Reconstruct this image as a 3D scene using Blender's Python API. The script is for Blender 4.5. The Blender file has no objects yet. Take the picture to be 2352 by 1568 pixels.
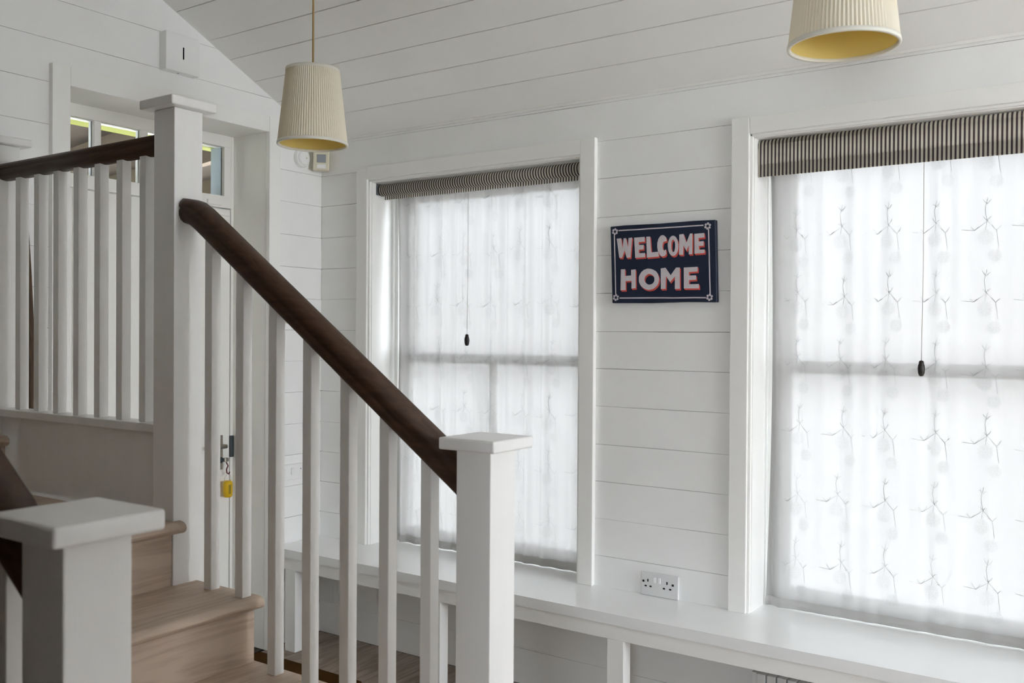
import bpy, bmesh, math, random
from mathutils import Matrix, Vector, noise
random.seed(7)
PI = math.pi
sc = bpy.context.scene
COL = sc.collection

# ------------------------------------------------------------------ camera
YAW, PITCH, ROLL, FPX = 0.6041, -0.0083, 0.0064, 2153.57
CAM = Vector((3.142, -3.0206, 1.3612))
fw = Vector((-math.sin(YAW) * math.cos(PITCH), math.cos(YAW) * math.cos(PITCH), math.sin(PITCH)))
rt = Vector((math.cos(YAW), math.sin(YAW), 0))
up = rt.cross(fw)
r2 = rt * math.cos(ROLL) + up * math.sin(ROLL)
u2 = -rt * math.sin(ROLL) + up * math.cos(ROLL)
cd = bpy.data.cameras.new('camera')
cam = bpy.data.objects.new('camera', cd)
COL.objects.link(cam)
cam.matrix_world = Matrix(((r2.x, u2.x, -fw.x, CAM.x), (r2.y, u2.y, -fw.y, CAM.y), (r2.z, u2.z, -fw.z, CAM.z), (0, 0, 0, 1)))
cd.sensor_width = 36
cd.lens = 36 * FPX / 2352
cd.clip_start = 0.05
cd.dof.use_dof = True
cd.dof.focus_distance = 3.2
cd.dof.aperture_fstop = 7.0
sc.camera = cam

# ------------------------------------------------------------------ world, light, exposure
w = bpy.data.worlds.new('overcast_sky')
sc.world = w
w.use_nodes = True
nt = w.node_tree
bg = nt.nodes['Background']
tc = nt.nodes.new('ShaderNodeTexCoord')
sep = nt.nodes.new('ShaderNodeSeparateXYZ')
ramp = nt.nodes.new('ShaderNodeValToRGB')
# overcast sky: three times brighter overhead than at the horizon
ramp.color_ramp.elements[0].position = 0.0
ramp.color_ramp.elements[0].color = (.318, .333, .350, 1)
ramp.color_ramp.elements[1].position = 1.0
ramp.color_ramp.elements[1].color = (.885, .965, 1.07, 1)
nt.links.new(tc.outputs['Generated'], sep.inputs[0])
nt.links.new(sep.outputs['Z'], ramp.inputs[0])
nt.links.new(ramp.outputs[0], bg.inputs[0])
bg.inputs[1].default_value = 2.0


def portal(loc, rot, sx, sy):
    l = bpy.data.lights.new('window_portal', 'AREA')
    l.shape = 'RECTANGLE'
    l.size, l.size_y = sx, sy
    l.cycles.is_portal = True
    o = bpy.data.objects.new('window_portal', l)
    o.location, o.rotation_euler = loc, rot
    COL.objects.link(o)


WIN = [(0.300, 1.373), (2.020, 3.092), (3.740, 4.812), (5.460, 6.532)]
for a, b in WIN:
    portal(((a + b) / 2, 0.33, 1.23), (-PI / 2, 0, 0), b - a + .06, 1.66)      # faces -Y
XR, YF, RIDGE = 8.00, -4.05, -2.02          # room runs X 0..XR, Y YF..0
END = [(-2.60, -.25, .60, 2.40)]            # end-wall windows: Y range, Z range
for a, b, c, d in END:
    portal((XR + .27, (a + b) / 2, (c + d) / 2), (0, PI / 2, 0), d - c + .05, b - a + .05)
FILL_FRONT = [(2.95, 3.68, 1.10, 1.95)]          # unseen window added behind the camera for fill: X range, Z range
for a, b, c, d in FILL_FRONT:
    portal(((a + b) / 2, YF - .27, (c + d) / 2), (PI / 2, 0, 0), b - a + .05, d - c + .05)
FILL_ROOF = [(3.95, 5.15)]                         # unseen roof light added for fill, near slope: X range
SY0, SY1 = -1.50, -.62
for a, b in FILL_ROOF:
    ym = (SY0 + SY1) / 2
    portal(((a + b) / 2, ym + .09, 2.2242 - .482 * ym + .19), (-math.atan(.482), 0, 0), b - a + .04, 1.02)
vs = sc.view_settings
vs.view_transform = 'Standard'
vs.look = 'None'
vs.gamma = 1
vs.use_curve_mapping = False
vs.exposure = 4.7
sc.cycles.max_bounces = 14
sc.cycles.diffuse_bounces = 9
sc.cycles.transparent_max_bounces = 16
sc.cycles.sample_clamp_indirect = 6
sc.cycles.caustics_refractive = False
sc.cycles.caustics_reflective = False

# ------------------------------------------------------------------ materials
def mat(name, col, rough=.5, spec=.5, metal=0.0, var=0.0, vscale=6.0, bump=0.0, bscale=60.0, stretch=(1, 1, 1)):
    m = bpy.data.materials.new(name)
    m.use_nodes = True
    t = m.node_tree
    p = t.nodes['Principled BSDF']
    p.inputs['Roughness'].default_value = rough
    p.inputs['Specular IOR Level'].default_value = spec
    p.inputs['Metallic'].default_value = metal
    p.inputs['Base Color'].default_value = (*col, 1)
    if var or bump:
        g = t.nodes.new('ShaderNodeNewGeometry')
        mp = t.nodes.new('ShaderNodeMapping')
        mp.inputs['Scale'].default_value = stretch
        t.links.new(g.outputs['Position'], mp.inputs[0])
    if var:
        n = t.nodes.new('ShaderNodeTexNoise')
        n.inputs['Scale'].default_value = vscale
        n.inputs['Detail'].default_value = 4
        t.links.new(mp.outputs[0], n.inputs['Vector'])
        r = t.nodes.new('ShaderNodeMapRange')
        r.inputs[1].default_value, r.inputs[2].default_value = .3, .7
        r.inputs[3].default_value, r.inputs[4].default_value = 1 - var, 1 + var * .4
        t.links.new(n.outputs[0], r.inputs[0])
        x = t.nodes.new('ShaderNodeMix')
        x.data_type = 'RGBA'
        x.blend_type = 'MULTIPLY'
        x.inputs[0].default_value = 1
        x.inputs[6].default_value = (*col, 1)
        t.links.new(r.outputs[0], x.inputs[7])
        t.links.new(x.outputs[2], p.inputs['Base Color'])
    if bump:
        n2 = t.nodes.new('ShaderNodeTexNoise')
        n2.inputs['Scale'].default_value = bscale
        n2.inputs['Detail'].default_value = 3
        t.links.new(mp.outputs[0], n2.inputs['Vector'])
        b = t.nodes.new('ShaderNodeBump')
        b.inputs['Strength'].default_value = bump
        b.inputs['Distance'].default_value = .002
        t.links.new(n2.outputs[0], b.inputs['Height'])
        t.links.new(b.outputs[0], p.inputs['Normal'])
    return m


def wood(name, light, dark, axis='Y', scale=1.0, rough=.5, knots=True):
    """grain drawn out along one axis, with broad figure and a few knots"""
    m = bpy.data.materials.new(name)
    m.use_nodes = True
    t = m.node_tree
    N, Lk = t.nodes, t.links
    p = N['Principled BSDF']
    p.inputs['Roughness'].default_value = rough
    p.inputs['Specular IOR Level'].default_value = .3
    g = N.new('ShaderNodeNewGeometry')
    mp = N.new('ShaderNodeMapping')
    k = {'X': (.12, 1, 1), 'Y': (1, .12, 1), 'Z': (1, 1, .12)}[axis]
    mp.inputs['Scale'].default_value = [v * scale for v in k]
    Lk.new(g.outputs['Position'], mp.inputs[0])
    oi = N.new('ShaderNodeObjectInfo')
    ad = N.new('ShaderNodeVectorMath')
    ad.operation = 'ADD'
    sm = N.new('ShaderNodeMath')
    sm.operation = 'MULTIPLY'
    sm.inputs[1].default_value = 37
    Lk.new(oi.outputs['Random'], sm.inputs[0])
    Lk.new(mp.outputs[0], ad.inputs[0])
    Lk.new(sm.outputs[0], ad.inputs[1])
    a = N.new('ShaderNodeTexNoise')
    a.inputs['Scale'].default_value = 7
    a.inputs['Detail'].default_value = 3
    a.inputs['Distortion'].default_value = 1.2
    Lk.new(ad.outputs[0], a.inputs['Vector'])
    ri = N.new('ShaderNodeMath')          # rings of the figure
    ri.operation = 'MULTIPLY'
    ri.inputs[1].default_value = 9
    Lk.new(a.outputs[0], ri.inputs[0])
    fr = N.new('ShaderNodeMath')
    fr.operation = 'PINGPONG'
    fr.inputs[1].default_value = .5
    Lk.new(ri.outputs[0], fr.inputs[0])
    b = N.new('ShaderNodeTexNoise')
    b.inputs['Scale'].default_value = 70
    b.inputs['Detail'].default_value = 4
    Lk.new(ad.outputs[0], b.inputs['Vector'])
    mx = N.new('ShaderNodeMath')
    mx.operation = 'MULTIPLY_ADD'
    mx.inputs[1].default_value = .8
    Lk.new(fr.outputs[0], mx.inputs[0])
    Lk.new(b.outputs[0], mx.inputs[2])
    rp = N.new('ShaderNodeValToRGB')
    rp.color_ramp.elements[0].position = .42
    rp.color_ramp.elements[0].color = (*dark, 1)
    rp.color_ramp.elements[1].position = .85
    rp.color_ramp.elements[1].color = (*light, 1)
    Lk.new(mx.outputs[0], rp.inputs[0])
    Lk.new(rp.outputs[0], p.inputs['Base Color'])
    bp = N.new('ShaderNodeBump')
    bp.inputs['Strength'].default_value = .25
    bp.inputs['Distance'].default_value = .001
    Lk.new(b.outputs[0], bp.inputs['Height'])
    Lk.new(bp.outputs[0], p.inputs['Normal'])
    return m


M = {}
M['wall'] = mat('white_wall_paint', (.875, .875, .865), .55, .35, var=.02, vscale=5, bump=.12, bscale=90)
M['ceil'] = mat('white_ceiling_paint', (.87, .86, .835), .6, .3, var=.02, vscale=4, bump=.1, bscale=80)
M['trim'] = mat('white_gloss_paint', (.88, .875, .85), .42, .5, var=.01, vscale=5, bump=.06, bscale=110)
M['post'] = mat('white_eggshell_paint', (.87, .865, .85), .3, .45, var=.02, vscale=9, bump=.1, bscale=120, stretch=(3, 3, .4))
M['bench'] = mat('white_bench_gloss', (.88, .885, .885), .12, .5, var=.01, vscale=7)
M['door'] = mat('white_door_paint', (.87, .86, .82), .35, .45, var=.015, vscale=5)
M['darkwall'] = mat('plain_dark_brown', (.10, .075, .055), .6, .3, var=.2, vscale=5)
M['gap'] = mat('dark_board_gap', (.05, .042, .036), .9, .1)
M['tread'] = wood('washed_oak', (.58, .465, .37), (.46, .355, .275), 'Y', 1.0, .5)
M['floor'] = wood('grey_oak_floor', (.36, .29, .235), (.23, .18, .14), 'Y', .9, .45)
M['rail'] = wood('dark_hardwood', (.066, .033, .017), (.045, .021, .010), 'X', 1.0, .45)
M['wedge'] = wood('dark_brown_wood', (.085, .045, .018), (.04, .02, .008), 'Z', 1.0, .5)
M['plastic'] = mat('white_plastic', (.86, .86, .85), .3, .5)
M['plastic_warm'] = mat('ivory_plastic', (.72, .68, .52), .35, .5)
M['socket'] = mat('socket_white_plastic', (.70, .70, .70), .3, .5)
M['black'] = mat('black_hole', (.012, .012, .012), .6, .2)
M['greylens'] = mat('grey_sensor_lens', (.30, .32, .34), .25, .5)
M['steel'] = mat('brushed_steel', (.45, .42, .37), .28, .5, metal=1, var=.05, vscale=40)
M['darksteel'] = mat('dark_strike_steel', (.06, .075, .08), .4, .5, metal=.6)
M['yellow'] = mat('yellow_key_tag', (.72, .45, .01), .4, .4)
M['maroon'] = mat('maroon_clip', (.11, .02, .03), .4, .4)
M['navy'] = mat('navy_sign_paint', (.012, .02, .045), .5, .3, var=.15, vscale=18, bump=.15, bscale=60)
M['signwhite'] = mat('pale_lettering_paint', (.62, .57, .60), .6, .2, var=.06, vscale=60)
M['signred'] = mat('red_shadow_paint', (.62, .09, .07), .6, .2, var=.05, vscale=60)
M['cord'] = mat('gold_fabric_cord', (.40, .27, .12), .8, .1)
M['cordgrey'] = mat('thin_grey_cord', (.45, .42, .38), .8, .1)
M['acorn'] = mat('dark_turned_wood', (.018, .014, .012), .35, .4)
M['coir'] = mat('brown_coir', (.075, .035, .008), .95, .05, var=.4, vscale=300, bump=1.0, bscale=400)
M['outwood'] = mat('dark_porch_timber', (.055, .042, .032), .8, .2, var=.25, vscale=8)
M['outraft'] = mat('porch_rafter_timber', (.16, .125, .09), .8, .2, var=.2, vscale=8)
M['outbounce'] = mat('grass_bounce_green', (.34, .36, .07), .6, .3, var=.08, vscale=8)  # green light bounced off grass, put into the colour
M['outwhite'] = mat('outside_white_paint', (.80, .82, .84), .4, .4)
M['outshade'] = mat('outside_white_shaded', (.30, .36, .42), .5, .4)  # white paint darkened to its tone in shade
M['gravel'] = mat('pale_gravel', (.56, .55, .52), .9, .1, var=.25, vscale=30)
M['leaf'] = mat('hedge_leaves', (.24, .32, .06), .7, .3, var=.4, vscale=9)
M['rad'] = mat('radiator_enamel', (.74, .74, .74), .35, .5)
M['bulb'] = mat('frosted_bulb', (.85, .84, .80), .25, .5)


def glass_mat():
    m = bpy.data.materials.new('window_glass')
    m.use_nodes = True
    t = m.node_tree
    t.nodes.remove(t.nodes['Principled BSDF'])
    tr = t.nodes.new('ShaderNodeBsdfTransparent')
    tr.inputs[0].default_value = (.95, .95, .95, 1)
    gl = t.nodes.new('ShaderNodeBsdfGlossy')
    gl.inputs['Roughness'].default_value = .02
    fz = t.nodes.new('ShaderNodeFresnel')
    fz.inputs[0].default_value = 1.45
    mx = t.nodes.new('ShaderNodeMixShader')
    t.links.new(fz.outputs[0], mx.inputs[0])
    t.links.new(tr.outputs[0], mx.inputs[1])
    t.links.new(gl.outputs[0], mx.inputs[2])
    t.links.new(mx.outputs[0], t.nodes['Material Output'].inputs[0])
    return m


def fabric_mat(name, diff, trans, see, tfrac):
    """thin cloth: part of the light goes straight through the weave, part is scattered through, part scattered back"""
    m = bpy.data.materials.new(name)
    m.use_nodes = True
    t = m.node_tree
    t.nodes.remove(t.nodes['Principled BSDF'])
    d = t.nodes.new('ShaderNodeBsdfDiffuse')
    d.inputs[0].default_value = (*diff, 1)
    s = t.nodes.new('ShaderNodeBsdfTranslucent')
    s.inputs[0].default_value = (*trans, 1)
    x = t.nodes.new('ShaderNodeBsdfTransparent')
    m1 = t.nodes.new('ShaderNodeMixShader')
    m1.inputs[0].default_value = tfrac
    t.links.new(d.outputs[0], m1.inputs[1])
    t.links.new(s.outputs[0], m1.inputs[2])
    m2 = t.nodes.new('ShaderNodeMixShader')
    m2.inputs[0].default_value = see
    t.links.new(m1.outputs[0], m2.inputs[1])
    t.links.new(x.outputs[0], m2.inputs[2])
    t.links.new(m2.outputs[0], t.nodes['Material Output'].inputs[0])
    return m, d, s


M['glass'] = glass_mat()
M['sheer'] = fabric_mat('sheer_white_voile', (.50, .50, .495), (.365, .352, .336), .016, .15)[0]
M['embroidery'] = fabric_mat('grey_white_thread', (.42, .42, .41), (.20, .20, .20), .010, .15)[0]
M['hem'] = fabric_mat('doubled_voile_hem', (.56, .555, .54), (.34, .34, .335), .006, .15)[0]
M['shade'] = fabric_mat('cream_pleated_fabric', (.90, .875, .775), (.88, .78, .50), 0, .28)[0]
M['lining'] = fabric_mat('gold_lining', (.86, .70, .27), (.86, .70, .27), 0, .3)[0]
M['shadetrim'] = fabric_mat('cream_shade_trim', (.86, .84, .76), (.8, .75, .6), 0, .15)[0]


def stripe_mat():
    m, d, s = fabric_mat('ticking_stripe_fabric', (1, 1, 1), (1, 1, 1), 0, .5)
    t = m.node_tree
    g = t.nodes.new('ShaderNodeNewGeometry')
    sp = t.nodes.new('ShaderNodeSeparateXYZ')
    t.links.new(g.outputs['Position'], sp.inputs[0])
    dv = t.nodes.new('ShaderNodeMath')
    dv.operation = 'DIVIDE'
    dv.inputs[1].default_value = .0124
    t.links.new(sp.outputs[0], dv.inputs[0])
    fr = t.nodes.new('ShaderNodeMath')
    fr.operation = 'FRACT'
    t.links.new(dv.outputs[0], fr.inputs[0])
    rp = t.nodes.new('ShaderNodeValToRGB')
    e = rp.color_ramp.elements
    e[0].position, e[0].color = 0, (.80, .76, .66, 1)
    e[1].position, e[1].color = .50, (.80, .76, .66, 1)
    a = e.new(.54)
    a.color = (.10, .082, .08, 1)
    b = e.new(.96)
    b.color = (.10, .082, .08, 1)
    c = e.new(1)
    c.color = (.80, .76, .66, 1)
    t.links.new(fr.outputs[0], rp.inputs[0])
    t.links.new(rp.outputs[0], d.inputs[0])
    t.links.new(rp.outputs[0], s.inputs[0])
    return m


M['stripe'] = stripe_mat()


# ------------------------------------------------------------------ mesh helpers
class MB:
    """gathers shapes in one bmesh, world coordinates"""
    def __init__(s):
        s.b = bmesh.new()

    def box(s, lo, hi, bev=0.0, seg=2, rot=None, smooth=False):
        lo, hi = Vector(lo), Vector(hi)
        c, d = (lo + hi) / 2, hi - lo
        mtx = Matrix.Translation(c) @ (rot if rot else Matrix()) @ Matrix.Diagonal((*d, 1))
        r = bmesh.ops.create_cube(s.b, size=1, matrix=mtx)
        if bev:
            ed = list({e for v in r['verts'] for e in v.link_edges})
            bmesh.ops.bevel(s.b, geom=ed, offset=bev, segments=seg, profile=.6, affect='EDGES', clamp_overlap=True)
        return s

    def prism(s, pts, axis, a, b, bev=0.0, seg=2):
        """polygon pts (two coords) swept along axis from a to b"""
        def P(p, t):
            return {'X': (t, p[0], p[1]), 'Y': (p[0], t, p[1]), 'Z': (p[0], p[1], t)}[axis]
        v0 = [s.b.verts.new(P(p, a)) for p in pts]
        v1 = [s.b.verts.new(P(p, b)) for p in pts]
        n = len(pts)
        fs = [s.b.faces.new(v0), s.b.faces.new(v1[::-1])]
        for i in range(n):
            fs.append(s.b.faces.new((v0[i], v1[i], v1[(i + 1) % n], v0[(i + 1) % n])))
        bmesh.ops.recalc_face_normals(s.b, faces=fs)
        if bev:
            ed = list({e for f in fs for e in f.edges})
            bmesh.ops.bevel(s.b, geom=ed, offset=bev, segments=seg, profile=.6, affect='EDGES', clamp_overlap=True)
        return s

    def lathe(s, prof, c, n=32, mtx=None, close=True):
        """prof: (radius, height) list round the Z axis through c"""
        rings = []
        for r, h in prof:
            ring = []
            for i in range(n):
                a = 2 * PI * i / n
                v = Vector((r * math.cos(a), r * math.sin(a), h))
                if mtx:
                    v = mtx @ v
                ring.append(s.b.verts.new(v + Vector(c)))
            rings.append(ring)
        for q in range(len(rings) - 1):
            for i in range(n):
                f = s.b.faces.new((rings[q][i], rings[q][(i + 1) % n], rings[q + 1][(i + 1) % n], rings[q + 1][i]))
                f.smooth = True
        if close:
            s.b.faces.new(rings[0][::-1])
            s.b.faces.new(rings[-1])
        return s

    def sweep(s, path, prof, side=None):
        """closed profile (u sideways, v up) carried along straight or bent path points in 3D"""
        rings = []
        n = len(path)
        for i, p in enumerate(path):
            p = Vector(p)
            d = (Vector(path[min(i + 1, n - 1)]) - Vector(path[max(i - 1, 0)])).normalized()
            sd = Vector(side) if side else d.cross(Vector((0, 0, 1))).normalized()
            vv = sd.cross(d).normalized()
            if not side and vv.z < 0:
                vv = -vv
            rings.append([s.b.verts.new(p + sd * a + vv * b) for a, b in prof])
        k = len(prof)
        for q in range(n - 1):
            for i in range(k):
                f = s.b.faces.new((rings[q][i], rings[q][(i + 1) % k], rings[q + 1][(i + 1) % k], rings[q + 1][i]))
                f.smooth = True
        s.b.faces.new(rings[0][::-1])
        s.b.faces.new(rings[-1])
        bmesh.ops.recalc_face_normals(s.b, faces=s.b.faces[:])
        return s

    def tube(s, path, r, n=8):
        return s.sweep(path, [(r * math.cos(2 * PI * i / n), r * math.sin(2 * PI * i / n)) for i in range(n)], side=_side(path))

    def mesh(s, name, off=(0, 0, 0), mtx=None):
        if mtx:
            bmesh.ops.transform(s.b, matrix=mtx, verts=s.b.verts[:])
        o = Vector(off)
        for v in s.b.verts:
            v.co -= o
        me = bpy.data.meshes.new(name)
        s.b.to_mesh(me)
        s.b.free()
        return me


def _side(path):
    d = (Vector(path[-1]) - Vector(path[0])).normalized()
    return Vector((1, 0, 0)) if abs(d.x) < .7 else Vector((0, 1, 0))


def wloc(o):
    v = Vector((0, 0, 0))
    while o:
        v += o.location
        o = o.parent
    return v


def thing(name, label, cat, loc, group=None):
    o = bpy.data.objects.new(name, None)
    o.empty_display_size = .05
    o.location = loc
    COL.objects.link(o)
    o['label'], o['category'] = label, cat
    if group:
        o['group'] = group
    return o


def struct(name, mb=None, m=None, loc=(0, 0, 0)):
    o = bpy.data.objects.new(name, mb.mesh(name, loc) if mb else None)
    if m:
        o.data.materials.append(m)
    o.location = loc
    o['kind'] = 'structure'
    COL.objects.link(o)
    return o


def part(name, mb, m, parent, label=None, kind=None):
    """mesh given in world coordinates, child of parent"""
    me = mb.mesh(name, wloc(parent))
    me.materials.append(m)
    o = bpy.data.objects.new(name, me)
    o.parent = parent
    if label:
        o['label'] = label
    if kind:
        o['kind'] = kind
    COL.objects.link(o)
    return o


def again(src, parent, loc):
    """another of the same piece: shares the mesh"""
    c = src.copy()
    c.parent = parent
    c.location = loc
    COL.objects.link(c)
    return c


def smooth(o, ang=.6):
    for p in o.data.polygons:
        p.use_smooth = True
    o.data.set_sharp_from_angle(angle=ang)
    return o


# a painted board whose long edges wander by a fraction of a millimetre, so the joints open and close
def board(length, width, thick, gap, seed, chamfer=.0007):
    b = bmesh.new()
    n = max(2, int(length / .16))
    rows = []
    for i in range(n + 1):
        x = length * i / n
        lo = gap / 2 + .0010 * noise.noise(Vector((x * 6, seed * 3.1, 0)))
        hi = width - gap / 2 + .0010 * noise.noise(Vector((x * 6, seed * 3.1 + 50, 0)))
        rows.append([b.verts.new((x, lo, -thick)), b.verts.new((x, lo, -chamfer)), b.verts.new((x, lo + chamfer, 0)),
                     b.verts.new((x, hi - chamfer, 0)), b.verts.new((x, hi, -chamfer)), b.verts.new((x, hi, -thick))])
    for i in range(n):
        for k in range(5):
            b.faces.new((rows[i][k], rows[i + 1][k], rows[i + 1][k + 1], rows[i][k + 1]))
    for r in (rows[0], rows[-1]):
        b.faces.new(r)
    bmesh.ops.recalc_face_normals(b, faces=b.faces[:])
    me = bpy.data.meshes.new('board')
    b.to_mesh(me)
    b.free()
    return me


def put_board(parent, mtx, length, width, thick, gap, seed, m, name='board'):
    me = board(length, width, thick, gap, seed)
    me.materials.append(m)
    o = bpy.data.objects.new(name, me)
    o.parent = parent
    o.matrix_local = Matrix.Translation(-wloc(parent)) @ mtx
    COL.objects.link(o)
    return o


# ------------------------------------------------------------------ setting: dimensions
EAVE, SL = 2.2242, 0.482                   # sloped ceiling z = EAVE - SL*y
BZ, BY = 0.436, -0.2803                    # bench top, front edge
WZ0, WZ1 = BZ, 2.027                       # window opening
DOOR_Y0, DOOR_Y1, DOOR_Z = -1.212, -0.318, 2.216
ST_Y0, ST_Y1, ST_Z = -2.40, -1.56, 2.70    # opening the stair climbs through


def slab_with_holes(axis, t0, t1, u0, u1, z0, z1, holes):
    """wall slab built of boxes around rectangular holes (u range, z range)"""
    mb = MB()
    us = sorted({u0, u1, *[h[0] for h in holes], *[h[1] for h in holes]})
    for a, b in zip(us[:-1], us[1:]):
        cuts = sorted([(h[2], h[3]) for h in holes if h[0] <= a + 1e-6 and h[1] >= b - 1e-6])
        z = z0
        for c0, c1 in cuts + [(z1, z1)]:
            if c0 > z + 1e-6:
                if axis == 'Y':
                    mb.box((a, t0, z), (b, t1, c0))
                else:
                    mb.box((t0, a, z), (t1, b, c0))
            z = max(z, c1)
    return mb


# window wall
wall_back = struct('wall_back', slab_with_holes('Y', .019, .25, -.26, XR + .25, -.05, 2.50,
                                                [(a, b, WZ0 - .03, WZ1 + .0) for a, b in WIN]), M['gap'])
JOINTS = [0, .137, .274, .411, .548, .685, .821, .957, 1.097, 1.235, 1.371, 1.511, 1.649, 1.789, 1.932, 2.069, 2.208, 2.36]
seed = 0
for z0, z1 in zip(JOINTS[:-1], JOINTS[1:]):
    segs = [(0, XR)]
    if z1 > WZ0 + .02 and z0 < WZ1 - .02:
        segs = list(zip([0] + [q[1] for q in WIN], [q[0] for q in WIN] + [XR]))
    for a, b in segs:
        seed += 1
        mx = Matrix(((1, 0, 0, a), (0, 0, -1, random.uniform(-.0006, .0006)), (0, 1, 0, z0), (0, 0, 0, 1)))
        put_board(wall_back, mx, b - a, z1 - z0, .018, .0011, seed, M['wall'])

# door wall (gable)
wall_left = struct('wall_left', slab_with_holes('X', -.25, -.019, YF - .2, .25, -.05, 3.75,
                                                [(DOOR_Y0, DOOR_Y1, 0, DOOR_Z), (ST_Y0, ST_Y1, 0, ST_Z)]), M['gap'])
JD = JOINTS[:16] + [2.215, 2.362, 2.503, 2.643, 2.783, 2.923, 3.063, 3.203, 3.343, 3.483, 3.623]
for z0, z1 in zip(JD[:-1], JD[1:]):
    segs = [(YF, ST_Y0), (ST_Y1, DOOR_Y0), (DOOR_Y1, 0)]
    if z0 > DOOR_Z - .02:
        segs = [(YF, ST_Y0), (ST_Y1, 0)]
    if z0 > ST_Z - .05:
        segs = [(YF, 0)]
    for a, b in segs:
        seed += 1
        # board runs along -Y: local x -> -Y so that the face looks to +X
        mx = Matrix(((0, 0, 1, random.uniform(-.0006, .0006)), (1, 0, 0, a), (0, 1, 0, z0), (0, 0, 0, 1)))
        put_board(wall_left, mx, b - a, z1 - z0, .018, .0011, seed, M['wall'])
struct('trim_2', MB().box((-.26, ST_Y1 - .015, 0), (.018, ST_Y1, ST_Z + .015)).box((-.26, ST_Y0, 0), (.018, ST_Y0 + .015, ST_Z + .015)).box((-.26, ST_Y0 + .015, ST_Z), (.018, ST_Y1 - .015, ST_Z + .015)), M['trim'])
# other walls
wall_right = struct('wall_right', slab_with_holes('X', XR, XR + .25, YF - .2, .25, -.05, 3.75, END), M['wall'])
wall_front = struct('wall_front', slab_with_holes('Y', YF - .25, YF, -.26, XR + .25, -.05, 2.5, FILL_FRONT), M['wall'])
shade_partition = struct('shade_partition', MB().box((.0, -2.85, 0), (2.60, -2.80, 1.30)), M['darkwall'])  # unseen screen added to darken the near newel's front face
part('added_upper', MB().box((.0, -2.85, 1.30), (1.50, -2.80, 2.1)), M['wall'], shade_partition)  # white stretch added to bounce light onto the upper newel
part('added_upper', MB().box((1.50, -2.85, 1.30), (2.60, -2.80, 2.1)), M['darkwall'], shade_partition)  # dark stretch added to keep the near newel dim

struct('shade_nib', MB().box((3.72, YF, 0), (3.82, -1.55, 3.2)), M['wall'])  # unseen wall end added to block end-window light from the newels

# ceiling
nrm = math.hypot(1, SL)
cz = lambda y, t: EAVE - SL * y + t                      # near slope
cf = lambda y, t: EAVE - SL * (2 * RIDGE - y) + t         # far slope
def slope_slab(mb, ya, yb, xa, xb, t0):
    return mb.prism([(ya, cz(ya, t0)), (ya, cz(ya, .15)), (yb, cz(yb, .15)), (yb, cz(yb, t0))], 'X', xa, xb)


cm = MB()
if FILL_ROOF:
    xs2 = [-.25] + [v for q in FILL_ROOF for v in q] + [XR + .25]
    for q, (xa, xb) in enumerate(zip(xs2[:-1], xs2[1:])):
        for ya, yb in ([(.30, RIDGE)] if q % 2 == 0 else [(.30, SY1), (SY0, RIDGE)]):
            slope_slab(cm, ya, yb, xa, xb, .0265)
ceiling = struct('ceiling', cm, M['gap'])
part('far_slope', MB().prism([(RIDGE, cf(RIDGE, 0)), (RIDGE, cf(RIDGE, .15)), (YF - .3, cf(YF - .3, .15)), (YF - .3, cf(YF - .3, 0))], 'X', -.25, XR + .25), M['ceil'], ceiling)
for q, (xa, xb) in enumerate(FILL_ROOF):  # the added roof light
    rl = struct('window_%d' % (6 + q), None, None, ((xa + xb) / 2, (SY0 + SY1) / 2, cz((SY0 + SY1) / 2, 0)))
    for x0_, x1_, y0_, y1_ in [(xa, xa + .02, SY0, SY1), (xb - .02, xb, SY0, SY1), (xa + .02, xb - .02, SY1 - .02, SY1), (xa + .02, xb - .02, SY0, SY0 + .02)]:
        part('lining', MB().prism([(y0_, cz(y0_, -.004)), (y0_, cz(y0_, .16)), (y1_, cz(y1_, .16)), (y1_, cz(y1_, -.004))], 'X', x0_, x1_), M['trim'], rl)
    part('pane', MB().prism([(SY0 + .015, cz(SY0 + .015, .12)), (SY0 + .015, cz(SY0 + .015, .126)), (SY1 - .015, cz(SY1 - .015, .126)), (SY1 - .015, cz(SY1 - .015, .12))], 'X', xa + .015, xb - .015), M['glass'], rl)
CY = [.02, -.143, -.266, -.390, -.516, -.647, -.771]
while CY[-1] > RIDGE:
    CY.append(max(CY[-1] - .127, RIDGE - .02))
SK_A, SK_B = [min(range(len(CY)), key=lambda q: abs(CY[q] - v)) for v in (SY1, SY0)]
CY[SK_A], CY[SK_B] = SY1, SY0
e2 = Vector((0, -1, SL)).normalized()
en = Vector((0, -SL, -1)).normalized()
for y0, y1 in zip(CY[:-1], CY[1:]):
    seed += 1
    p0 = Vector((0, y0, EAVE - SL * y0))
    e1 = Vector((1, 0, 0))
    mx = Matrix(((e1.x, e2.x, en.x, p0.x), (e1.y, e2.y, en.y, p0.y), (e1.z, e2.z, en.z, p0.z), (0, 0, 0, 1)))
    for xa, xb in ([(0, FILL_ROOF[0][0]), (FILL_ROOF[0][1], XR)] if SY1 + .001 >= y0 and y1 >= SY0 - .001 else [(0, XR)]):
        m2 = mx.copy()
        m2[0][3] = xa
        put_board(ceiling, m2, xb - xa, (y0 - y1) * nrm, .018, .0030, seed, M['ceil'])
struct('trim_1', MB().box((0, -.010, EAVE - .007), (XR, .0, EAVE + .004), .002), M['ceil'], (0, 0, EAVE))

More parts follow.
